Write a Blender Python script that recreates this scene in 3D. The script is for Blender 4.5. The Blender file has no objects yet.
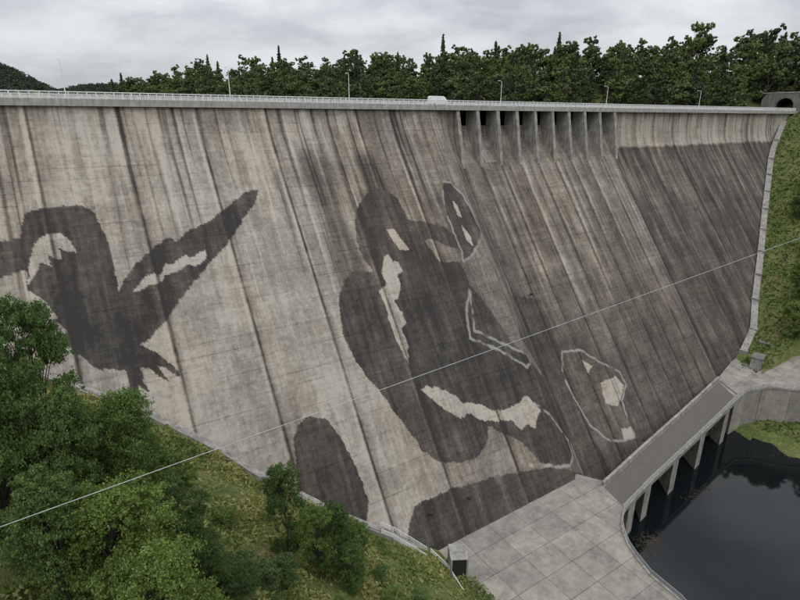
import bpy, math, random, bmesh
import numpy as np
from mathutils import Vector
scene=bpy.context.scene
scene.view_settings.view_transform='Standard'; scene.view_settings.look='None'; scene.view_settings.exposure=0
# World frame: x along the dam crest, y upstream, z up (crest road at +0.55). Units metres.
# ------------------------------------------------------------------ camera
cam=bpy.data.cameras.new('camera'); camo=bpy.data.objects.new('camera',cam); scene.collection.objects.link(camo)
cam.sensor_width=36; cam.lens=23.985; cam.clip_end=9000; cam.clip_start=.5
camo.location=(0,-130,-3); camo.rotation_euler=(math.radians(90-18.757),0,math.radians(-33)); scene.camera=camo
def softp(v,w=2.5): return w*np.logaddexp(0,np.asarray(v,float)/w)
def kface(x,h):
    """downstream batter of the dam: horizontal run at depth h below the crest"""
    s=np.clip((np.asarray(x,float)-96)/8,0,1); h0=2+9*s
    return (.72+.01*s)*(softp(np.asarray(h,float)-h0))
def T(s): return [tuple(int(v)/10 for v in p.split(',')) for p in s.split()]
# ------------------------------------------------------------------ noise
def vnoise(x,y,seed=0):
    x=np.asarray(x,float);y=np.asarray(y,float)
    xi=np.floor(x).astype(np.int64);yi=np.floor(y).astype(np.int64);xf=x-xi;yf=y-yi
    def h(a,b):
        n=(a*374761393+b*668265263+seed*2147483)&0xffffffff
        n=((n^(n>>13))*1274126177)&0xffffffff
        return ((n^(n>>16))&0xffff)/65535.0
    u=xf*xf*(3-2*xf);v=yf*yf*(3-2*yf)
    return (h(xi,yi)*(1-u)+h(xi+1,yi)*u)*(1-v)+(h(xi,yi+1)*(1-u)+h(xi+1,yi+1)*u)*v
def fbm(x,y,seed=0,o=4):
    s=0;a=.5;t=0
    for i in range(o):
        s=s+a*vnoise(x*2**i,y*2**i,seed+i*17);t+=a;a*=.55
    return s/t
# ------------------------------------------------------------------ mesh helpers
class MB:
    def __init__(s): s.v=[];s.f=[]
    def add(s,vs,fs):
        o=len(s.v); s.v+= [tuple(q) for q in vs]; s.f+=[tuple(i+o for i in q) for q in fs]
    def box(s,x0,x1,y0,y1,z0,z1):
        s.add([(x0,y0,z0),(x1,y0,z0),(x1,y1,z0),(x0,y1,z0),(x0,y0,z1),(x1,y0,z1),(x1,y1,z1),(x0,y1,z1)],
              [(0,3,2,1),(4,5,6,7),(0,1,5,4),(1,2,6,5),(2,3,7,6),(3,0,4,7)])
    def tube(s,p0,p1,r0,r1=None,n=6,cap=False):
        r1=r0 if r1 is None else r1
        p0=Vector(p0);p1=Vector(p1);d=(p1-p0)
        if d.length<1e-6:return
        d.normalize();a=d.orthogonal().normalized();b=d.cross(a)
        vs=[]
        for p,r in((p0,r0),(p1,r1)):
            for i in range(n):
                t=2*math.pi*i/n; vs.append(p+a*(r*math.cos(t))+b*(r*math.sin(t)))
        fs=[(i,(i+1)%n,n+(i+1)%n,n+i) for i in range(n)]
        if cap: fs+=[tuple(range(n-1,-1,-1)),tuple(range(n,2*n))]
        s.add(vs,fs)
    def prism(s,poly,z0,z1):
        n=len(poly)
        z0l=z0 if hasattr(z0,'__len__') else [z0]*n; z1l=z1 if hasattr(z1,'__len__') else [z1]*n
        s.add([(p[0],p[1],z0l[i]) for i,p in enumerate(poly)]+[(p[0],p[1],z1l[i]) for i,p in enumerate(poly)],
              [tuple(range(n-1,-1,-1)),tuple(range(n,2*n))]+[(i,(i+1)%n,n+(i+1)%n,n+i) for i in range(n)])
    def ribbon(s,pts,w,hh,dn=.6):
        pts=[Vector(p) for p in pts];vs=[];n=len(pts)
        for i,p in enumerate(pts):
            d=pts[min(i+1,n-1)]-pts[max(i-1,0)];d.z=0;d.normalize();q=Vector((-d.y,d.x,0))*(w/2)
            vs+=[p-q+Vector((0,0,-dn)),p+q+Vector((0,0,-dn)),p+q+Vector((0,0,hh)),p-q+Vector((0,0,hh))]
        fs=[(0,1,2,3),(4*n-1,4*n-2,4*n-3,4*n-4)]
        for i in range(n-1):
            for j in range(4):
                a=4*i+j;b=4*i+(j+1)%4;fs.append((a,a+4,b+4,b))
        s.add(vs,fs)
def link(o,parent=None):
    scene.collection.objects.link(o)
    if parent is not None:o.parent=parent
    return o
def build(mb,name,mat,parent=None,bevel=0,smooth=False):
    me=bpy.data.meshes.new(name);me.from_pydata(mb.v,[],mb.f);me.update()
    bm=bmesh.new();bm.from_mesh(me);bmesh.ops.recalc_face_normals(bm,faces=bm.faces);bm.to_mesh(me);bm.free()
    if mat:me.materials.append(mat)
    if smooth: me.polygons.foreach_set('use_smooth',[True]*len(me.polygons))
    o=bpy.data.objects.new(name,me);link(o,parent)
    if bevel:
        m=o.modifiers.new('bevel','BEVEL');m.width=bevel;m.segments=2;m.limit_method='ANGLE'
    return o
def empty(name,loc=(0,0,0)):
    o=bpy.data.objects.new(name,None);o.location=loc;link(o);return o
def gridmesh(name,X,Y,Z,mat,parent=None,attrs={},smooth=True):
    ny,nx=X.shape;me=bpy.data.meshes.new(name)
    co=np.stack([X,Y,Z],-1).reshape(-1,3).astype(np.float32)
    idx=np.arange(nx*ny).reshape(ny,nx)
    q=np.stack([idx[:-1,:-1],idx[:-1,1:],idx[1:,1:],idx[1:,:-1]],-1).reshape(-1,4)
    me.vertices.add(len(co));me.vertices.foreach_set('co',co.ravel())
    me.loops.add(q.size);me.loops.foreach_set('vertex_index',q.ravel().astype(np.int32))
    me.polygons.add(len(q));me.polygons.foreach_set('loop_start',(np.arange(len(q))*4).astype(np.int32))
    me.polygons.foreach_set('loop_total',np.full(len(q),4,np.int32))
    me.polygons.foreach_set('use_smooth',np.full(len(q),smooth))
    me.update(calc_edges=True)
    for k,v in attrs.items():
        a=me.attributes.new(k,'FLOAT','POINT');a.data.foreach_set('value',v.ravel().astype(np.float32))
    me.materials.append(mat)
    o=bpy.data.objects.new(name,me);link(o,parent);return o
# ------------------------------------------------------------------ materials
class NT:
    def __init__(s,name):
        s.m=bpy.data.materials.new(name);s.m.use_nodes=True;s.t=s.m.node_tree;s.n=s.t.nodes;s.b=s.n['Principled BSDF']
        s.tc=s.n.new('ShaderNodeTexCoord')
    def L(s,a,b): s.t.links.new(a,b)
    def map(s,scale=(1,1,1),src='Object'):
        m=s.n.new('ShaderNodeMapping');m.inputs['Scale'].default_value=scale;s.L(s.tc.outputs[src],m.inputs[0]);return m.outputs[0]
    def noise(s,vec,scale,detail=4,rough=.55):
        n=s.n.new('ShaderNodeTexNoise');n.inputs['Scale'].default_value=scale;n.inputs['Detail'].default_value=detail;n.inputs['Roughness'].default_value=rough
        s.L(vec,n.inputs['Vector']);return n.outputs['Fac']
    def ramp(s,fac,stops):
        r=s.n.new('ShaderNodeValToRGB');e=r.color_ramp.elements
        while len(e)<len(stops):e.new(.5)
        for i,(p,c) in enumerate(stops):
            e[i].position=p;e[i].color=(c,c,c,1) if isinstance(c,(int,float)) else (*c,1)
        s.L(fac,r.inputs[0]);return r.outputs[0]
    def math(s,op,a,b=None,clamp=False):
        n=s.n.new('ShaderNodeMath');n.operation=op;n.use_clamp=clamp
        for i,v in enumerate((a,b)):
            if v is None:continue
            if isinstance(v,(int,float)):n.inputs[i].default_value=v
            else:s.L(v,n.inputs[i])
        return n.outputs[0]
    def mix(s,fac,a,b,mode='MIX'):
        n=s.n.new('ShaderNodeMix');n.data_type='RGBA';n.blend_type=mode
        for i,v in ((0,fac),(6,a),(7,b)):
            if isinstance(v,(int,float)):
                n.inputs[i].default_value=v if i==0 else (v,v,v,1)
            elif isinstance(v,tuple):n.inputs[i].default_value=(*v,1)
            else:s.L(v,n.inputs[i])
        return n.outputs[2]
    def attr(s,name):
        n=s.n.new('ShaderNodeAttribute');n.attribute_name=name;return n.outputs['Fac']
    def bump(s,h,strength=.3,dist=.1):
        n=s.n.new('ShaderNodeBump');n.inputs['Strength'].default_value=strength;n.inputs['Distance'].default_value=dist
        s.L(h,n.inputs['Height']);s.L(n.outputs[0],s.b.inputs['Normal'])
    def col(s,c): 
        if isinstance(c,tuple): s.b.inputs['Base Color'].default_value=(*c,1)
        else: s.L(c,s.b.inputs['Base Color'])
    def rough(s,v): s.b.inputs['Roughness'].default_value=v
def concrete(name,base,var=.35,scale=.4,rough=.9):
    n=NT(name);v=n.map();a=n.noise(v,scale,5,.65);b=n.noise(n.map((1,1,.15)),scale*3,4,.6)
    m=n.math('MULTIPLY',a,b);r=n.ramp(m,[(.12,1-var),(.4,1+var*.35)])
    n.col(n.mix(1.0,base,r,'MULTIPLY'));n.rough(rough);return n.m
def plain(name,c,rough=.6,metal=0):
    n=NT(name);v=n.map();r=n.ramp(n.noise(v,2.5,3),[(.3,.8),(.7,1.1)]);n.col(n.mix(1.0,c,r,'MULTIPLY'));n.rough(rough);n.b.inputs['Metallic'].default_value=metal;return n.m
M_conc=concrete('light_concrete',(.35,.335,.305),.5)
M_corn=concrete('cornice_concrete',(.42,.41,.385),.4,.6)
M_concd=concrete('weathered_concrete',(.2,.19,.17),.5,.3)
M_concw=concrete('pier_concrete',(.36,.34,.31),.6,.5)
M_white=plain('white_painted_steel',(.82,.83,.83),.5)
M_galv=plain('galvanised_steel',(.42,.43,.44),.45,.3)
M_asph=plain('asphalt',(.13,.12,.108),.9)
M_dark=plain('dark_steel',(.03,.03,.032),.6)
M_glass=plain('window_glass',(.02,.025,.03),.08)
M_rubber=plain('rubber',(.02,.02,.02),.9)
M_bark=concrete('bark',(.09,.075,.06),.5,2)
M_wood=concrete('driftwood_surface',(.07,.05,.035),.5,2)
def dam_mat():
    n=NT('stained_dam_concrete')
    D=n.attr('dirt_shade');L=n.attr('lightline')
    st=n.noise(n.map((1,.05,.05)),.9,5,.7)
    st2=n.noise(n.map((1,.12,.10)),3.2,3,.7)
    hl=n.noise(n.map((.012,.02,1)),1.3,4,.75)
    bl=n.noise(n.map(),.14,6,.72)
    fine=n.noise(n.map((1,1,1.3)),1.1,6,.8)
    s=n.math('ADD',n.math('MULTIPLY',n.math('SUBTRACT',st,.5),.7),n.math('MULTIPLY',n.math('SUBTRACT',st2,.5),.28))
    s=n.math('ADD',s,n.math('MULTIPLY',n.math('SUBTRACT',hl,.5),.28))
    s=n.math('ADD',s,n.math('MULTIPLY',n.math('SUBTRACT',bl,.5),.9))
    s=n.math('ADD',s,n.math('MULTIPLY',n.math('SUBTRACT',fine,.5),.95))
    sx=n.n.new('ShaderNodeSeparateXYZ');n.L(n.tc.outputs['Object'],sx.inputs[0])
    fr=n.math('FRACT',n.math('MULTIPLY',sx.outputs[2],.5))
    ln=n.math('LESS_THAN',fr,.08);ln=n.math('MULTIPLY',ln,n.ramp(n.noise(n.map((.07,.07,.5)),1,4),[(.42,0.0),(.68,.24)]))
    s=n.math('ADD',s,ln)
    s=n.math('MULTIPLY',s,n.math('SUBTRACT',1.0,n.math('MULTIPLY',D,.3)))
    d=n.math('ADD',D,s,True)
    c=n.ramp(d,[(0,(.43,.41,.37)),(.25,(.285,.268,.235)),(.5,(.160,.146,.125)),(.75,(.078,.070,.062)),(1,(.030,.027,.026))])
    tint=n.ramp(n.noise(n.map((1,.3,.3)),.08,4),[(.35,(1.0,.99,.97)),(.65,(1.07,.98,.87))])
    c=n.mix(1.0,c,tint,'MULTIPLY')
    c=n.mix(L,c,(.43,.42,.39))
    n.col(c);n.rough(.88)
    n.bump(fine,.4,.12);return n.m
M_dam=dam_mat()
def ground_mat():
    n=NT('meadow_ground');v=n.map();a=n.noise(v,.12,5,.7);b=n.noise(v,1.1,5,.75)
    c=n.ramp(a,[(.3,(.065,.105,.022)),(.48,(.12,.155,.035)),(.62,(.19,.175,.065)),(.75,(.09,.125,.03))])
    c=n.mix(1.0,c,n.ramp(b,[(.3,.35),(.7,1.4)]),'MULTIPLY');n.col(c);n.rough(.95);n.bump(b,.8,.5);return n.m
M_ground=ground_mat()
def leaf_mat(name,c1,c2,trans=.25):
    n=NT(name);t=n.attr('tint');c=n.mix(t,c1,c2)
    oi=n.n.new('ShaderNodeObjectInfo');r=n.ramp(oi.outputs['Random'],[(0,(.62,.68,.72)),(.5,(.95,1,.9)),(1,(1.4,1.28,1.0))])
    c=n.mix(1.0,c,r,'MULTIPLY');n.col(c);n.rough(.6)
    if trans>0:
        tr=n.n.new('ShaderNodeBsdfTranslucent');n.L(c,tr.inputs[0]);mx=n.n.new('ShaderNodeMixShader');mx.inputs[0].default_value=trans
        n.L(n.b.outputs[0],mx.inputs[1]);n.L(tr.outputs[0],mx.inputs[2]);n.L(mx.outputs[0],n.n['Material Output'].inputs[0])
    return n.m
M_leaf=leaf_mat('broadleaf_foliage',(.05,.10,.026),(.16,.245,.066),.3)
M_leafy=leaf_mat('young_foliage',(.065,.12,.03),(.19,.275,.08),.3)
M_con=leaf_mat('conifer_foliage',(.024,.048,.02),(.07,.10,.04),0)
M_far=leaf_mat('forest_foliage',(.032,.060,.018),(.15,.20,.06),0)
M_hill=leaf_mat('hazed_hill_foliage',(.04,.06,.04),(.075,.105,.065),0)  # muted green: distance haze put into the leaf colour
M_grass=leaf_mat('meadow_plants',(.09,.145,.03),(.29,.29,.105),.25)
def water_mat():
    n=NT('water');n.col((.006,.009,.010));n.rough(.03);n.b.inputs['IOR'].default_value=1.33
    n.bump(n.noise(n.map(),.5,4),.08,.05);return n.m
M_water=water_mat()
# ------------------------------------------------------------------ terrain
FL=T('-47,444 80,526 172,598 221,645 362,756 441,808 558,920')      # dam foot on the left bank (x, depth)
FR=T('1748,856 1943,808 2066,763 2171,683 2343,568 2578,404 2859,213 2945,162')
fx=[-400,-110,-67]+[p[0] for p in FL]+[FL[-1][0]+12,FR[0][0]-14]+[p[0] for p in FR]+[FR[-1][0]+20,FR[-1][0]+60,700]
fh=[-25,-12,0]+[p[1] for p in FL]+[101,101]+[p[1] for p in FR]+[2,-14,-30]
fh[3+len(FL)-1]=88
def hfoot(x): return np.interp(x,fx,fh)
def sm(v,a,b):
    t=np.clip((v-a)/(b-a),0,1);return t*t*(3-2*t)
def terrain(x,y):
    x=np.asarray(x,float);y=np.asarray(y,float)
    h=hfoot(x);z=-h
    d=np.clip((-kface(x,np.clip(h,0,99))-y-4)/25,0,1)
    z=z+d*(fbm(x/14,y/14,3)-.5)*5*(1-sm(h,84,96))
    # low rubble bank downstream of the service platform
    cap=-98.6+np.clip(x-158,0,None)*.14+np.clip(x-206,0,None)*.75+(fbm(x/5,y/5,88)-.5)*1.2
    z=np.where((x>150),np.where(y<-62,np.minimum(z,cap+np.clip(y+74,0,12)*np.clip((x-206)/10,0,1)*.6),z),z)
    du=(x-300)*.859+(y-12)*.513
    zu=-22+sm(du,-60,5)*16+np.clip(du,0,None)*.33
    zu=np.minimum(zu,22+8*fbm(x/70,y/70,9))
    zl=-22+sm(-x-40+ -.2*y,-20,60)*30
    zu=np.maximum(zu,zl)
    far=sm(np.hypot(x,y),500,1000)
    zu=zu*(1-far)+far*5
    zu=zu+126*np.exp(-(((x+150)/180)**2+((y-1250)/260)**2))+88*np.exp(-((np.abs(x-290)/300)**3+((y-1850)/260)**2))*(.93+.14*fbm(x/120,x*0,4))
    zu=zu+45*np.exp(-(((x-1400)/500)**2+((y-1200)/500)**2))
    b=sm(y,4,14)
    return z*(1-b)+zu*b
def axis(segs):
    out=[]
    for a,b,s in segs: out+=list(np.arange(a,b,s))
    return np.array(out+[segs[-1][1]])
xs=axis([(-3500,-700,140),(-700,-120,20),(-120,340,2),(340,700,12),(700,3500,100)])
ys=axis([(-1500,-260,40),(-260,-160,5),(-160,30,2),(30,500,10),(500,4000,70)])
GX,GY=np.meshgrid(xs,ys)
gridmesh('ground',GX,GY,terrain(GX,GY),M_ground)
# ------------------------------------------------------------------ dam face
dam=empty('concrete_dam')
cx=axis([(-80,130,.22),(130,200,.33),(200,330,.5)])
ch=axis([(-.6,96,.25)])
X,H=np.meshgrid(cx,ch)
def inpoly(px,py,poly):
    ins=np.zeros(px.shape,bool);n=len(poly)
    for i in range(n):
        x1,y1=poly[i];x2,y2=poly[(i+1)%n]
        if y1==y2:continue
        c=((y1>py)!=(y2>py))&(px<(x2-x1)*(py-y1)/(y2-y1)+x1);ins^=c
    return ins
def dline(px,py,pts):
    m=np.full(px.shape,1e9)
    for (x1,y1),(x2,y2) in zip(pts[:-1],pts[1:]):
        dx,dy=x2-x1,y2-y1;t=np.clip(((px-x1)*dx+(py-y1)*dy)/(dx*dx+dy*dy+1e-9),0,1)
        m=np.minimum(m,np.hypot(px-x1-t*dx,py-y1-t*dy))
    return m
# mural outlines on the face, decimetres: x along crest, depth below crest
MU={
'birdL':T('-131,241 -88,233 -59,233 -46,194 -33,187 -11,185 47,186 65,203 77,248 78,295 74,334 112,294 144,276 172,258 189,256 195,264 227,245 270,234 300,218 361,182 392,178 380,200 330,245 288,279 223,326 175,362 141,391 109,413 90,421 104,431 121,446 144,477 141,482 125,468 108,455 118,476 127,489 109,477 94,457 82,453 82,471 88,494 79,489 74,479 64,504 60,496 59,479 58,457 38,447 19,446 4,431 -12,413 -20,401 -18,379 -25,366 -42,363 -56,345 -61,311 -59,281 -83,285 -140,300'),
'L1':T('-55,278 -46,251 -37,241 -20,228 3,227 16,241 24,262 6,258 -5,252 -2,269 -23,263 -20,279 -37,274 -46,290 -60,304'),
'L2':T('-61,311 -49,322 -34,338 -26,359 -42,363 -57,350'),
'L3':T('98,338 121,316 144,310 147,319 161,300 184,298 205,288 213,294 246,284 245,298 218,313 208,305 189,313 160,318 152,329 130,331 110,339'),
'body':T('605,256 625,229 665,202 697,195 722,203 742,226 750,254 748,273 799,282 850,296 877,320 882,356 842,342 810,325 777,321 800,374 861,381 865,435 899,496 926,568 961,615 1023,691 1044,768 1033,829 998,852 929,838 876,812 842,759 794,731 768,711 749,739 711,758 660,755 612,740 579,710 565,673 545,633 526,592 504,555 489,516 483,477 490,440 503,403 529,377 560,363 607,371 594,340 589,301'),
'L5':T('647,344 663,340 667,357 683,359 684,377 664,387 667,407 647,431 633,437 647,460 644,480 629,493 631,523 617,558 610,533 605,509 604,469 607,439 603,412 628,399 626,374'),
'L6':T('678,289 701,289 713,314 725,338 697,335 685,312'),
'L7':T('624,608 646,607 675,617 708,638 720,654 767,669 794,688 831,696 884,692 903,684 919,692 936,721 899,750 883,737 858,743 840,719 791,709 752,697 730,680 700,681 671,659 650,638'),
'butterfly':T('903,193 927,194 951,228 965,272 974,319 940,351 897,376 871,383 879,356 877,320 876,272 883,231'),
'mound':T('308,651 313,623 331,604 356,595 389,606 402,629 413,657 422,693 426,735 423,759 404,793 343,750 300,699'),
'fish':T('1132,652 1202,660 1260,702 1323,739 1325,772 1283,800 1273,845 1273,886 1217,881 1168,866 1126,822 1109,760 1102,700'),
'L8':T('1228,744 1296,744 1314,772 1276,798 1258,809 1216,794 1220,771'),
'L9':T('1232,857 1274,862 1273,886 1227,881'),
'L10':T('1194,683 1223,704 1195,718'),
'L11':T('911,238 923,254 921,283 908,275'),
'L12':T('912,299 925,327 922,351 906,335'),
'line1':T('860,445 823,488 807,542 883,582 947,631 981,619 892,566 827,528'),
'line2':T('912,690 961,738 1018,821 1004,851 931,835 844,809'),
'band':T('1025,495 1129,523 1132,652 1095,722 1098,803 1126,877 1131,934 1049,926 1041,855 1044,768 1015,665 967,566'),
'bot':T('522,789 613,790 752,803 932,833 1027,900 1064,957 550,937 454,856'),
}
square=T('233,392 259,391 261,413 234,415')
wx=X+(fbm(X*.9,H*.9,21,3)-.5)*.7; wh=H+(fbm(X*.9,H*.9,33,3)-.5)*.7
right=sm(X,175.5,176.5); spill=sm(X,103,105)*(1-right)
D=.19+.10*sm(X,46,62)+.20*sm(X,58,80)+0*X
edge=sm(H+1.2*fbm(X/3,H*0,5),13.2,14.4)
D=D*(1-spill-right)+spill*(.60+.12*sm(H,40,80)-.1*sm(X,104,120)*(1-sm(H,20,60)))+right*(.16+.56*edge)
D+=(fbm(X/14,H/30,41)-.5)*.32
D+=.10*(1-sm(H,0,5))+(fbm(X/1.5,H*0+1,43)-.5)*.6*(1-sm(H,3,30))
D+=(np.clip(fbm(X/.9,H/40,143,3)-.60,0,1))*2.3*(1-sm(H,8,50))*(1-spill)
D-=(np.clip(fbm(X/.8,H/30,153,3)-.62,0,1))*1.6*(1-sm(H,20,60))*(1-spill)*sm(H,1,4)
for (sx0,sx1,h0,h1,a) in [(50,60,8,48,.42),(63,74,10,34,.5),(84,90,20,60,.25),(98,104,14,60,.22)]:
    wv=(fbm(X/4,H/25,int(sx0))-.5)*6+ (H-h0)*-.02
    D+=a*sm(X+wv,sx0,sx0+4)*(1-sm(X+wv,sx1-4,sx1))*sm(H+3*vnoise(X,X*0,4),h0,h0+6)*(1-sm(H,h1-12,h1))
D=D+spill*((fbm(X/1.3,H/60,77)-.5)*.7*(1-sm(H,35,80))+(fbm(X/4,H/5,78)-.5)*.3)
# pale lime streaks running down from each pier
for i in range(9):
    xc=111.2+8.07*i; D-=spill*.30*np.exp(-((X-xc-1.2+(fbm(X*0+i,H/9,5)-.5)*1.2)/.55)**2)*sm(H,15,18)*(1-sm(H,32+14*((i*37)%5)/5,52+14*((i*37)%5)/5))
D=D+right*((fbm(X/2.2,H/12,79)-.5)*(.15+.45*edge)+.06*sm(H,20,60))
mot=.16*(fbm(X/5,H/9,13)-.5)*2+.45*(fbm(X/1.1,H/16,14)-.5)
for k,v in MU.items():
    if k in('birdL','body','butterfly','mound'):
        m=inpoly(wx,wh,v);D=np.where(m,.85+mot,D)
    elif k=='band': m=inpoly(wx,wh,v);D=np.where(m,.80+mot*.7,D)
    elif k=='bot': m=inpoly(wx,wh,v);D=np.where(m,np.maximum(D,.83+mot*.7),D)
    elif k=='fish': m=inpoly(wx,wh,v);D=np.where(m,.68+mot*.5,D)
for k in MU:
    if k[0]=='L': m=inpoly(wx,wh,MU[k]);D=np.where(m,.06,D)
LL=np.zeros(X.shape)
LL=np.where(inpoly(wx,wh,square),.5,LL)
for k,w,cl in [('line1',.28,1),('line2',.3,0),('fish',.26,1),('butterfly',.22,1)]:
    p=MU[k]+([MU[k][0]] if cl else [])
    m=dline(wx,wh,p);LL=np.maximum(LL,(1-sm(m,w*.6,w*1.4))*.6*sm(fbm(X/2,H/2,3,2),.25,.5))
joints=[-48.5,-33,-17,-1.2,14.6,30.2,46,61.8,80.6,103.6]+[111.2+8.07*i for i in range(9)]+[196,216,236,256,276,296]
J=np.zeros(X.shape);JD=np.zeros(X.shape)
for j in joints:
    big=1.0 if j<104 else (.9 if 170<j<180 else .5)
    dx=X-j; a=.55+.6*(vnoise(X*0+j,H/3,int(abs(j)))-.3)
    J+=np.exp(-(dx/.22)**2)*.12
    JD+=big*(.72*np.exp(-(dx/.26)**2)+.24*np.exp(-((dx-.6)/.7)**2)*a-.16*np.exp(-((dx+.8)/.3)**2))
D=np.clip(D+JD*(.3+1.0*fbm(X/2,H/4,8)),0,1)
K=kface(X,H)
rec=((X>104.2)&(X<175.6))
krec=np.where(H<5,-3.0,-3.0+ (kface(X,16)+3.0)*np.clip((H-5)/11,0,1)**1.5)
K=np.where(rec&(H<16),krec,K)
D=np.where(rec&(H<15.5),np.clip(.45+(fbm(X/2,H/5,6)-.5)*.6,0,1),D)  # bay backs: stain plus some shade between piers put into the colour
gridmesh('dam_face',X,-K+J,-H,M_dam,dam,{'dirt_shade':D,'lightline':LL},smooth=False)
mb=MB()
for i in range(9):
    xj=111.2+8.07*i if i<8 else 176.0
    n0=xj-.6;n1=xj+.6
    kb=float(kface(xj,16.5))+.35
    prof=[(3.2,-.62),(-1.1,-.62),(-kb,16.8),(-kb+3,19),(3.2,12)]
    vs=[(n0,a,-b) for a,b in prof]+[(n1,a,-b) for a,b in prof];n=len(prof)
    mb.add(vs,[tuple(range(n)),tuple(range(2*n-1,n-1,-1))]+[(a,(a+1)%n,n+(a+1)%n,n+a) for a in range(n)])
mb.add([(103.4,3.2,.6),(104.6,3.2,.6),(103.4,-.6,.6),(104.6,-.6,.6),(103.4,-kb-.2,-17),(104.6,-kb-.2,-17),(103.4,3.2,-17),(104.6,3.2,-17)],[(0,1,3,2),(2,3,5,4),(0,2,4,6),(1,7,5,3),(0,6,7,1),(4,5,7,6)])
build(mb,'spillway_piers',M_concw,dam)
mb=MB();mb.box(-80,328,-1.2,13,-.45,.55);build(mb,'crest_deck',M_concd,dam)
mb=MB();mb.box(-80,322,-1.5,-1.17,-.6,.78);mb.box(-80,322,12.9,13.2,-.4,.8);build(mb,'cornice',M_corn,dam,.04)
mb=MB();mb.box(-80,328,3,11.9,-60,-.5);build(mb,'dam_core',M_concd,dam)
mb=MB();mb.box(-80,328,1.5,10,.55,.556);build(mb,'crest_road',M_asph,dam)
mb=MB()
for yy in(-1.35,13.05):
    for zz in(1.0,1.3,1.6,2.04):
        r=.05 if zz<2 else .09
        mb.tube((-80,yy,zz),(318,yy,zz),r,n=5)
    x=-80
    while x<318.1:
        mb.box(x-.09,x+.09,yy-.07,yy+.07,.7,2.08);x+=1.6
    x=-80
    while x<318:
        mb.box(x-.025,x+.025,yy-.02,yy+.02,.8,2.0);x+=.27
build(mb,'crest_railing',M_white)
def lamp(x,y):
    e=empty('street_lamp',(x,y,.55))
    mb=MB();mb.tube((0,0,0),(0,0,7.2),.11,.06,8);mb.tube((0,0,7.2),(0,.5,7.5),.05,.05,6);mb.tube((0,.5,7.5),(0,1.1,7.55),.05,.04,6);mb.tube((0,0,0),(0,0,.5),.16,.14,8,True)
    build(mb,'pole',M_white,e)
    mb=MB();mb.prism([(-.12,.9),(.12,.9),(.16,1.3),(.1,1.75),(-.1,1.75),(-.16,1.3)],7.48,7.62);build(mb,'lamp_head',M_white,e,.02)
for x in(6,38.4,69,121.7,172.7,233): lamp(x,.3)
def van(x,y):
    e=empty('white_van',(x,y,.56))
    prof=[(-3,.45),(-3,2.35),(-2.8,2.6),(1.35,2.62),(1.9,2.35),(2.45,1.5),(3.0,1.2),(3.1,.8),(3.05,.42)]
    n=len(prof);mb=MB();W=.98
    mb.add([(a,-W if b<1.6 else -W+.1,b) for a,b in prof]+[(a,W if b<1.6 else W-.1,b) for a,b in prof],
       [tuple(range(n)),tuple(range(2*n-1,n-1,-1))]+[(i,(i+1)%n,n+(i+1)%n,n+i) for i in range(n)])
    build(mb,'body',M_white,e,.06)
    mb=MB()
    for s in(-1,1):
        mb.add([(1.25,s*(W+.005),1.45),(2.2,s*(W+.005),1.45),(1.8,s*(W-.07),2.2),(1.25,s*(W-.07),2.2)],[(0,1,2,3)])
    mb.add([(2.49,-.8,1.55),(2.49,.8,1.55),(1.95,.75,2.33),(1.95,-.75,2.33)],[(0,1,2,3)])
    build(mb,'windows',M_glass,e)
    mb=MB()
    for wxp in(-1.9,2.0):
        for s in(-1,1):mb.tube((wxp,s*.78,.36),(wxp,s*1.0,.36),.36,n=16,cap=True)
    build(mb,'wheels',M_rubber,e)
    mb=MB();mb.box(-3.08,-2.98,-.9,.9,.42,.62);mb.box(3.02,3.14,-.9,.9,.42,.66);build(mb,'bumpers',M_dark,e)
van(98,.9)
# ------------------------------------------------------------------ valley floor works
def lerp(a,b,t): return tuple(a[i]*(1-t)+b[i]*t for i in range(len(a)))
Z0=-87.0
ap=T('485,-691 485,-600 981,-600 1015,-655 974,-742 921,-772 881,-815 849,-886 843,-950 825,-1006 684,-1060 455,-1006 469,-823 504,-745 511,-713')
def slab_mat():
    n=NT('slab_concrete');v=n.n.new('ShaderNodeMapping');n.L(n.tc.outputs['Object'],v.inputs[0])
    br=n.n.new('ShaderNodeTexBrick');br.offset=.0;br.inputs['Scale'].default_value=1;br.inputs['Mortar Size'].default_value=.05
    br.inputs['Brick Width'].default_value=7.5;br.inputs['Row Height'].default_value=6
    br.inputs['Color1'].default_value=(.35,.325,.28,1);br.inputs['Color2'].default_value=(.265,.25,.22,1);br.inputs['Mortar'].default_value=(.085,.085,.065,1)
    n.L(v.outputs[0],br.inputs[0])
    r=n.ramp(n.noise(n.map(),.35,7,.78),[(.3,.5),(.65,1.12)]);n.col(n.mix(1.0,br.outputs[0],r,'MULTIPLY'));n.rough(.9);return n.m
M_slab=slab_mat()
mb=MB();mb.prism(ap,-101,Z0);build(mb,'stilling_basin_apron',M_slab)
bridge=empty('access_road_bridge')
zr0=[-86.99,-86.2,-85.2,-84]
Lp0=T('998,-662 1194,-631 1441,-594 1736,-547');Rp0=T('974,-742 1107,-722 1381,-686 1678,-645')
def refine(P,n=8):
    out=[]
    for a,b in zip(P[:-1],P[1:]):
        for i in range(n): out.append(lerp(a,b,i/n) if hasattr(a,'__len__') else a*(1-i/n)+b*i/n)
    return out+[P[-1]]
Lp=refine(Lp0);Rp=refine(Rp0);zr=refine(zr0)
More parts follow.
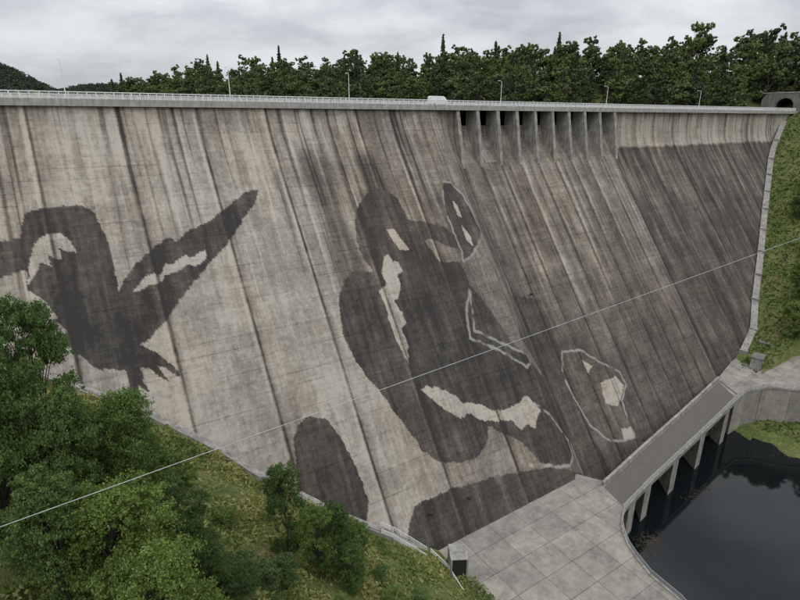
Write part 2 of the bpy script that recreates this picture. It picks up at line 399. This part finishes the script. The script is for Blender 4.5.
def strip(A,B,zA,t=1.0):
    m=MB();n=len(A);vs=[]
    for i in range(n): vs+=[(A[i][0],A[i][1],zA[i]),(B[i][0],B[i][1],zA[i]),(B[i][0],B[i][1],zA[i]-t),(A[i][0],A[i][1],zA[i]-t)]
    fs=[(0,1,2,3),(4*n-1,4*n-2,4*n-3,4*n-4)]
    for i in range(n-1):
        for j in range(4): fs.append((4*i+j,4*i+4+j,4*i+4+(j+1)%4,4*i+(j+1)%4))
    m.add(vs,fs);return m
build(strip(Lp,Rp,[z+.01 for z in zr],1.6),'deck',M_conc,bridge)
build(strip([lerp(a,b,.1) for a,b in zip(Lp,Rp)],[lerp(a,b,.88) for a,b in zip(Lp,Rp)],[z+.06 for z in zr],.04),'carriageway',M_asph,bridge)
mb=MB();mb.ribbon([(*lerp(a,b,.03),z) for a,b,z in zip(Lp,Rp,zr)],.7,1.1);build(mb,'parapet_wall',M_conc,bridge)
mb=MB()
for t in (.1,.30,.50,.70,.90):
    k=t*3;i=min(int(k),2);a=lerp(Lp0[i],Lp0[i+1],k-i);b=lerp(Rp0[i],Rp0[i+1],k-i);z=zr0[i]*(1-(k-i))+zr0[i+1]*(k-i)
    dx=Vector((Rp0[i+1][0]-Rp0[i][0],Rp0[i+1][1]-Rp0[i][1],0)).normalized()*1.7
    mb.prism([(a[0]-dx.x,a[1]-dx.y),(b[0]-dx.x,b[1]-dx.y),(b[0]+dx.x,b[1]+dx.y),(a[0]+dx.x,a[1]+dx.y)],-102,z-1.55)
build(mb,'bridge_piers',M_concw,bridge,.05)
plat=T('1654,-644 1724,-548 1842,-524 2015,-492 2117,-494 2428,-697 1982,-845 1854,-735 1803,-668 1744,-642')
pz=[-84,-84,-83,-80.5,-80,-80,-82.5,-83,-83.5,-84]
mb=MB();mb.prism(plat,-101,[z+.02 for z in pz]);build(mb,'service_platform',M_slab)
def railing(name,pts,mat,h=1.1,step=1.8,curb=.45,w=.5,top=.22):
    e=empty(name);mb=MB();m2=MB()
    pts=[Vector(p) for p in pts];m2.ribbon(pts,w,top,curb)
    for s in ((0,) if w<1 else(-w/2+.1,w/2-.1)):
        for a,b in zip(pts[:-1],pts[1:]):
            dd=(b-a);dd.z=0;dd.normalize();o=Vector((-dd.y,dd.x,0))*s
            a=a+o;b=b+o
            for q in(.45,.78,1.1): mb.tube(a+Vector((0,0,q*h/1.1+top)),b+Vector((0,0,q*h/1.1+top)),.045 if q<1 else .07,n=5)
            n=max(1,int((b-a).length/step))
            for i in range(n+1):
                p=a.lerp(b,i/n);mb.tube(p,p+Vector((0,0,h+top)),.05,n=5)
    build(mb,'rails',mat,e);build(m2,'kerb',M_conc,e)
pts=[(x,y,Z0) for x,y in T('825,-1006 843,-950 849,-886 867,-841 881,-815 899,-793 921,-772 946,-755 974,-742')]+[(Rp0[i][0],Rp0[i][1],zr0[i]) for i in (1,2,3)]
pts+=[(174.4,-64.2,-84),(180.3,-66.8,-83.5),(185.4,-73.5,-83),(198.2,-84.5,-82.5)]
railing('basin_railing',pts,M_galv)
lp=[(x,-float(kface(x,h))-1.6,-h+.9) for x,h in T('425,800 447,815 470,835 503,865')]+[(50.9,-67.2,-86.0),(50.3,-71.4,Z0+.4),(49.6,-75.9,Z0+.4),(46.5,-84,Z0+.4)]
railing('stairway_railing',lp,M_white,1.2,1.5,2.5,w=2.2,top=.3)
def gutter(pts,name,w,mat,hh=.5,off=.6,steps=0):
    mb=MB();P=[]
    for (x,h) in pts: P.append((x,-float(kface(x,h))-off,-h))
    Q=[]
    for a,b in zip(P[:-1],P[1:]):
        n=max(2,int((Vector(b)-Vector(a)).length/4))
        for i in range(n): Q.append(lerp(a,b,i/n))
    Q.append(P[-1]);mb.ribbon(Q,w,hh,2)
    if steps:
        for i in range(0,len(Q)-1,steps):
            q=Q[i];mb.box(q[0]-.9,q[0]+.9,q[1]-w/2-.3,q[1]+w/2,q[2]-2,q[2]+hh+.2)
    build(mb,name,mat)
gutter([(-60,5)]+FL[:-1],'abutment_gutter',1.3,M_concw,.9,.9)
gutter([(-60,5)]+FL[:-1],'abutment_gutter',.35,M_conc,1.0,2.9)
gutter(FR[1:]+[(FR[-1][0]+14,5)],'abutment_gutter',2.2,M_conc,1.0,1.0,3)
mb=MB();mb.add([(46,-30,-97),(500,-30,-97),(500,-900,-97),(46,-900,-97)],[(0,1,2,3)]);build(mb,'river_water',M_water)
mb=MB();mb.add([(-400,12.6,-5),(1500,12.6,-5),(1500,1000,-5),(-400,1000,-5)],[(0,1,2,3)]);build(mb,'reservoir_water',M_water)
rg=np.random.default_rng(4);mb=MB()
for i in range(260):
    c=(103.5,-78.4) if i<160 else ((131,-74.6) if i<210 else (172,-79));x=c[0]+rg.normal()*(2.0 if i<160 else 3);y=c[1]+rg.normal()*1.2;a=rg.random()*3.1;l=rg.uniform(.2,1.5)
    mb.tube((x,y,-96.99),(x+l*math.cos(a),y+l*math.sin(a),-96.96),rg.uniform(.04,.14),.04,6,True)
build(mb,'driftwood',M_wood)
# gallery entrance at the toe
e=empty('gallery_entrance',(53.4,-68.4,Z0));e.rotation_euler=(0,0,math.radians(-30))
mb=MB();mb.box(-1.7,-1.35,-1.2,2.8,0.05,5.0);mb.box(1.35,1.7,-1.2,2.8,.05,5.0);mb.box(-1.7,1.7,-1.2,2.8,5.0,5.25);build(mb,'frame',M_conc,e,.04)
mb=MB();mb.box(-1.34,1.34,-.9,2.7,.06,4.99);build(mb,'door',M_dark,e)
mb=MB();mb.box(-1.15,-.08,-.95,-.905,.2,4.6);mb.box(.08,1.15,-.95,-.905,.2,4.6);build(mb,'door_leaf',M_rubber,e)
def house(name,x,y,z,w,d,h,rz):
    e=empty(name,(x,y,z));e.rotation_euler=(0,0,rz)
    mb=MB();mb.box(-w/2,w/2,-d/2,d/2,-1.5,h);build(mb,'walls',M_conc,e,.03)
    mb=MB();mb.box(-w/2-.25,w/2+.25,-d/2-.25,d/2+.25,h+.002,h+.25);build(mb,'roof',M_concd,e,.03)
    mb=MB();mb.box(-w/2+.5,-w/2+1.5,-d/2-.03,-d/2-.004,.05,2.1);mb.box(w/2-1.6,w/2-.5,-d/2-.03,-d/2-.004,1.1,2.0);build(mb,'door_and_window',M_dark,e)
house('valve_house',190,-58.5,-81.3,5.0,3.2,2.8,math.radians(15))
house('valve_house',203,-54.6,-80.3,3.6,3.0,2.6,math.radians(15))
for x,h in T('1093,505 545,809 646,812'):
    y=-float(kface(x,h));e=empty('wall_floodlight',(x,y,-h))
    mb=MB();mb.tube((0,.1,0),(0,-1.0,.3),.06,n=6);mb.tube((0,.1,-.7),(0,-1.0,.3),.05,n=6);build(mb,'bracket',M_dark,e)
    mb=MB();mb.box(-.35,.35,-1.4,-.9,.25,.85);build(mb,'housing',M_dark,e,.05)
# overhead cable
a=Vector((-4.14,-106.06,-18.95));b=Vector((53.61,-110.83,-12.72));d=b-a
mb=MB();N=40;prev=None
for i in range(N+1):
    t=-.6+2.6*i/N;p=a+d*t;p.z+= .12*t*(t-1)
    if prev is not None:mb.tube(prev,p,.018,n=6)
    prev=p
build(mb,'overhead_cable',M_galv)
# tunnel portal
tp=empty('tunnel_portal',(322,6,.5))
mb=MB();N=16;x0,x1=0,1.5;arc=[(4.2*math.cos(math.pi*i/N),2.6+4.0*math.sin(math.pi*i/N)) for i in range(N+1)]
arc=[(4.2,-1)]+arc+[(-4.2,-1)]
out=[(11,-1)]+[(11 if a[0]>3.5 else(-11 if a[0]<-3.5 else a[0]*2.6),9.0 if abs(a[0])<=3.5 else max(a[1]*1.5,3)) for a in arc[1:-1]]+[(-11,-1)]
n=len(arc);vs=[(x0,a,b) for a,b in arc]+[(x0,a,b) for a,b in out]+[(x1,a,b) for a,b in arc]+[(x1,a,b) for a,b in out]
fs=[]
for i in range(n-1):
    fs+=[(i,i+1,n+i+1,n+i),(2*n+i,3*n+i,3*n+i+1,2*n+i+1),(i,2*n+i,2*n+i+1,i+1),(n+i,n+i+1,3*n+i+1,3*n+i)]
mb.add(vs,fs);build(mb,'portal_wall',M_concd,tp)
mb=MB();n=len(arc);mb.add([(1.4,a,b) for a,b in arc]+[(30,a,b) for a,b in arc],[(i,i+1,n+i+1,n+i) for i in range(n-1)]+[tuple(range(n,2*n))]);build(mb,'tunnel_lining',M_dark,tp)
mb=MB();mb.box(-.15,1.7,-11.3,11.3,9.0,9.5);build(mb,'coping',M_conc,tp)
# ------------------------------------------------------------------ vegetation
def cards(cen,size,rg,up=.3,aspect=1.5):
    n=len(cen);nr=rg.normal(size=(n,3));nr[:,2]+=up;nr/=np.linalg.norm(nr,axis=1)[:,None]
    t=np.cross(nr,rg.normal(size=(n,3)));t/=np.linalg.norm(t,axis=1)[:,None]+1e-9;b=np.cross(nr,t)
    s=(size*(.6+.8*rg.random(n)))[:,None]
    t=t*s*.5*aspect;b=b*s*.5
    return np.stack([cen-t,cen-b*.9,cen+t,cen+b*.9],1).reshape(-1,3)
def leafmesh(name,V,tint,mb,lmat,bark):
    n=len(V)//4;tv=np.array(mb.v).reshape(-1,3) if mb.v else np.zeros((0,3))
    verts=np.vstack([V,tv]);me=bpy.data.meshes.new(name)
    q=np.arange(4*n).reshape(n,4);tf=np.array([g for g in mb.f if len(g)==4],int).reshape(-1,4)+4*n
    q=np.vstack([q,tf]) if len(tf) else q
    me.vertices.add(len(verts));me.vertices.foreach_set('co',verts.astype(np.float32).ravel())
    me.loops.add(q.size);me.loops.foreach_set('vertex_index',q.ravel().astype(np.int32))
    me.polygons.add(len(q));me.polygons.foreach_set('loop_start',(np.arange(len(q))*4).astype(np.int32))
    me.polygons.foreach_set('loop_total',np.full(len(q),4,np.int32))
    me.materials.append(lmat);me.materials.append(bark)
    mi=np.zeros(len(q),np.int32);mi[n:]=1;me.polygons.foreach_set('material_index',mi)
    me.update(calc_edges=True)
    a=me.attributes.new('tint','FLOAT','POINT');tt=np.zeros(len(verts),np.float32);tt[:4*n]=np.repeat(tint,4);a.data.foreach_set('value',tt)
    return me
def broadleaf(name,h,cr,nl,ls,seed,lmat=None,low=.25,ncl=45,cs=.2,rnd=.6):
    rg=np.random.default_rng(seed);mb=MB();r0=h*.018
    tr=[Vector((0,0,-.5))]
    for i in range(1,7): tr.append(Vector((rg.normal()*.02*h*i/6,rg.normal()*.02*h*i/6,h*.92*i/6)))
    for i in range(6): mb.tube(tr[i],tr[i+1],r0*(1-i/6.5),r0*(1-(i+1)/6.5),7)
    cl=[]
    for i in range(ncl):
        u=rg.random()**.8;z=h*(low+(1-low)*u);env=cr*(math.sin(math.pi*min(1,(.12+.83*u)))**rnd)*(.55+.6*rg.random())
        az=rg.random()*6.283;rr=env*(.45+.55*rg.random()**.5)
        c=Vector((math.cos(az)*rr,math.sin(az)*rr,z*.97));k=min(5,int(z/h*6*.75));s=tr[k]
        mid=s.lerp(c,.5)+Vector((0,0,.04*h));mb.tube(s,mid,r0*.35,r0*.2,5);mb.tube(mid,c,r0*.2,r0*.06,5)
        cl.append((c,cr*(cs*(.7+.9*rg.random())),rg.random(),az))
    P=[];TT=[];w=np.array([c[1]**2 for c in cl]);w/=w.sum()
    for (c,r,t,az),k in zip(cl,(w*nl).astype(int)):
        ns=max(4,int(k/45));sd=rg.normal(size=(ns,3));sd/=np.linalg.norm(sd,axis=1)[:,None]
        sc=np.array(c)+sd*(r*(.45+.75*rg.random(ns)))[:,None]*np.array([1.25,1.25,.6])
        st=rg.random(ns);j=rg.integers(0,ns,k)
        p=sc[j]+rg.normal(size=(k,3))*np.array([.20,.20,.11])*r
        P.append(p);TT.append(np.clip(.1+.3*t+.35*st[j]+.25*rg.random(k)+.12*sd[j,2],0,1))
    P=np.vstack(P);V=cards(P,np.full(len(P),ls),rg)
    return leafmesh(name,V,np.concatenate(TT),mb,lmat or M_leaf,M_bark)
def conifer(name,h,cr,nb,per,ls,seed,lmat=None):
    rg=np.random.default_rng(seed);mb=MB();mb.tube((0,0,-.5),(0,0,h*.97),h*.014,h*.002,7);P=[];TT=[]
    for i in range(nb):
        u=(i+rg.random())/nb;z=h*(.08+.9*u);L=cr*(1-u)**.8*(.7+.5*rg.random())+.15;az=i*2.4+rg.random()
        e=Vector((math.cos(az)*L,math.sin(az)*L,z-L*.15));s=Vector((0,0,z));mb.tube(s,e,h*.004*(1-u)+.01,.01,4)
        k=max(3,int(per*(.25+L/cr)));t=rg.random(k)**.7;p=np.array(s)*(1-t[:,None])+np.array(e)*t[:,None]
        side=np.array([-math.sin(az),math.cos(az),0]);p=p+side*(rg.normal(size=k)*L*.16*(1.2-t))[:,None];p[:,2]-=rg.random(k)*L*.10
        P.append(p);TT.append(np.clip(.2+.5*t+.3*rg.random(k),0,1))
    P=np.vstack(P);V=cards(P,np.full(len(P),ls),rg,.8,1.9);return leafmesh(name,V,np.concatenate(TT),mb,lmat or M_con,M_bark)
def inst(me,name,loc,s=1,rz=0,parent=None,sz=None):
    o=bpy.data.objects.new(name,me);o.location=loc;o.scale=(s,s,sz or s);o.rotation_euler=(0,0,rz);link(o,parent);return o
H0=20.0
bl=[broadleaf('broadleaf_a',H0,6.0,60000,.18,11,ncl=60),broadleaf('broadleaf_b',H0,6.5,60000,.19,12,ncl=75),broadleaf('broadleaf_c',H0,5,45000,.17,13,M_leafy,low=.15,ncl=60),
    broadleaf('small_tree_a',10,4.0,30000,.14,14,M_leafy,low=.05,ncl=55,cs=.19),broadleaf('small_tree_b',10,3.6,30000,.14,15,M_leaf,low=.05,ncl=55,cs=.2)]
bush=[broadleaf('bush_a',5,2.0,14000,.13,21,low=.05,ncl=40,cs=.24),broadleaf('bush_b',5,2.2,14000,.13,22,M_leafy,low=.03,ncl=40,cs=.24)]
# near trees on the left bank: x, y, crown top z, mesh, width factor
for x,y,zt,k,nm,sx in [(-4.6,-75.2,-17.6,0,'ash_tree',.5),(-8.1,-80.7,-18.5,1,'ash_tree',.6),(1.7,-78.0,-28.0,1,'maple_tree',.62),(-3.0,-83.1,-23,2,'birch_tree',.6),(-4.0,-90.2,-26,2,'birch_tree',.7),(-.7,-90.0,-29,1,'maple_tree',.8),(3.7,-86.2,-33,0,'maple_tree',.75),(6.5,-84,-42,0,'maple_tree',.9),(1.0,-96,-32,1,'maple_tree',.8),(9,-85,-46,1,'maple_tree',1.1)]:
    zb=float(terrain(x,y));s=(zt-zb)/H0;inst(bl[k],nm,(x,y,zb),s*sx,x*1.1,sz=s)
for x,y,h,k,w,nm in [(25.4,-72.6,12.5,4,.62,'young_oak_tree'),(19.8,-70,15.5,3,.46,'young_birch_tree'),(29.5,-71,9,3,.8,'young_birch_tree'),(22.5,-74,12,4,.66,'young_oak_tree'),(27,-75,8,4,.8,'young_oak_tree')]:
    inst(bl[k],nm,(x,y,float(terrain(x,y))-.2),h/10*w,x,sz=h/10)
for x,y,h,k,w in [(8.7,-60.5,6.5,1,.7),(9.5,-82.5,5,0,1.2),(13,-80,4,1,1.2),(33,-78,3,1,1.4),(5.5,-62,7,0,.9),(16,-79,4.5,0,1.1),(28,-82,3,0,1.5),(38,-77,2.2,1,1.6),(22,-83,4,1,1.2),(12,-66,3.2,1,1.2),(34,-72,2.5,0,1.3),(40,-82,2,0,1.6),(31,-86,2.5,1,1.5)]:
    inst(bush[k],'hillside_bush',(x,y,float(terrain(x,y))-.2),h/5*w,x,sz=h/5)
for x,y,h,k in [(208,-60,13,3),(256,-37,13,4),(270,-32,13,3),(222,-56,15,4),(285,-30,11,4),(240,-48,12,3),(262,-42,15,3),(231,-58,14,4)]:
    inst(bl[k],'bank_tree',(x,y,float(terrain(x,y))-.3),h/10*.85,x,sz=h/10)
rg=np.random.default_rng(5);n=150000
x=rg.uniform(-25,62,n);y=rg.uniform(-118,-28,n);h=hfoot(x);ok=(y<-kface(x,h)-3.6)&(h<88)
dn=fbm(x/5,y/5,61);ok&=rg.random(n)<sm(dn,.2,.6)
x=x[ok];y=y[ok];dn=dn[ok];hh=rg.random(len(x))**1.5*(.3+1.8*sm(dn,.45,.75))
P=np.stack([x,y,terrain(x,y)+hh],-1);V=cards(P,.24+.24*rg.random(len(x)),rg,.3,2.0)
me=leafmesh('undergrowth',V,np.clip(fbm(x/6,y/6,62)*2.6-.95+.45*rg.random(len(x)),0,1),MB(),M_grass,M_bark);inst(me,'hillside_undergrowth',(0,0,0))
rg=np.random.default_rng(6);n=30000
x=rg.uniform(165,330,n);y=rg.uniform(-110,-2,n);z=terrain(x,y);h=-z;ok=(y<-kface(x,np.clip(h,0,99))-2.5)&(h<96)
x=x[ok];y=y[ok]
P=np.stack([x,y,terrain(x,y)+.5*rg.random(len(x))],-1);V=cards(P,.5+.5*rg.random(len(x)),rg,.3,1.6)
me=leafmesh('undergrowth2',V,rg.random(len(x))*.5,MB(),M_grass,M_bark);inst(me,'hillside_undergrowth',(0,0,0))
# forests
fb=[broadleaf('fb%d'%i,17,4.6+.5*(i%2),3800,.58,50+i,M_far,low=.12,ncl=34,cs=.24,rnd=.5) for i in range(5)]
fc=[conifer('fc%d'%i,21,3.2,60,26,.8,60+i,M_con) for i in range(2)]
fh_=[broadleaf('fh%d'%i,16,6.5,1500,1.1,70+i,M_hill,low=.1,ncl=26,cs=.3,rnd=.35) for i in range(2)]
fo=empty('forest');rg=np.random.default_rng(9);cnt=0
while cnt<900:
    x=rg.uniform(60,560);y=rg.uniform(-60,480);du=(x-300)*.859+(y-12)*.513
    if du<3 or du>105: continue
    if y<16 and x<338: continue
    if y<-10 and x<360: continue
    z=float(terrain(x,y))
    if z<-4.6: continue
    me=fc[cnt%2] if rg.random()<.10 else fb[int(rg.integers(5))]
    s=rg.uniform(.6,1.3)*(.62+.85*float(fbm(x/22,y/22,90)));inst(me,'tree',(x,y,z-.4),min(s,1.25),rg.random()*6,fo,sz=s*rg.uniform(.95,1.25));cnt+=1
hf=empty('hill_forest');cnt=0
while cnt<2000:
    x=rg.uniform(-450,700);y=rg.uniform(980,1850)
    z=float(terrain(x,y))
    if z<34: continue
    inst(fh_[cnt%2],'tree',(x,y,z-6),rg.uniform(.9,1.2),rg.random()*6,hf);cnt+=1
# ------------------------------------------------------------------ light
w=bpy.data.worlds.new('World');scene.world=w;w.use_nodes=True;t=w.node_tree;N=t.nodes;bg=N['Background']
sky=N.new('ShaderNodeTexSky');sky.sky_type='NISHITA';sky.sun_disc=False
SE=math.radians(55);SR=math.radians(215);sky.sun_elevation=SE;sky.sun_rotation=SR
tc=N.new('ShaderNodeTexCoord');mp=N.new('ShaderNodeMapping');mp.inputs['Scale'].default_value=(1,1,3.0);t.links.new(tc.outputs['Generated'],mp.inputs[0])
nz=N.new('ShaderNodeTexNoise');nz.inputs['Scale'].default_value=4.0;nz.inputs['Detail'].default_value=6;nz.inputs['Roughness'].default_value=.55;nz.inputs['Distortion'].default_value=.25;t.links.new(mp.outputs[0],nz.inputs[0])
rp_=N.new('ShaderNodeValToRGB');e=rp_.color_ramp.elements;e[0].position=.36;e[0].color=(5.0,5.15,5.5,1);e[1].position=.62;e[1].color=(7.9,8.0,8.25,1);t.links.new(nz.outputs['Fac'],rp_.inputs[0])
sp=N.new('ShaderNodeSeparateXYZ');t.links.new(tc.outputs['Generated'],sp.inputs[0])
mr=N.new('ShaderNodeMapRange');mr.inputs[1].default_value=.1;mr.inputs[2].default_value=1;mr.inputs[3].default_value=1;mr.inputs[4].default_value=2.2;t.links.new(sp.outputs[2],mr.inputs[0])
mu=N.new('ShaderNodeVectorMath');mu.operation='SCALE';t.links.new(rp_.outputs[0],mu.inputs[0]);t.links.new(mr.outputs[0],mu.inputs['Scale'])
mx=N.new('ShaderNodeMix');mx.data_type='RGBA';mx.inputs[0].default_value=.9;t.links.new(sky.outputs[0],mx.inputs[6]);t.links.new(mu.outputs[0],mx.inputs[7])
t.links.new(mx.outputs[2],bg.inputs[0]);bg.inputs[1].default_value=.1
sl=bpy.data.lights.new('sun','SUN');sl.energy=.7;sl.angle=math.radians(40);sl.color=(1,.97,.93)
so=bpy.data.objects.new('sun',sl);link(so)
sd=Vector((math.sin(SR)*math.cos(SE),math.cos(SR)*math.cos(SE),math.sin(SE)));so.rotation_euler=sd.to_track_quat('Z','Y').to_euler()
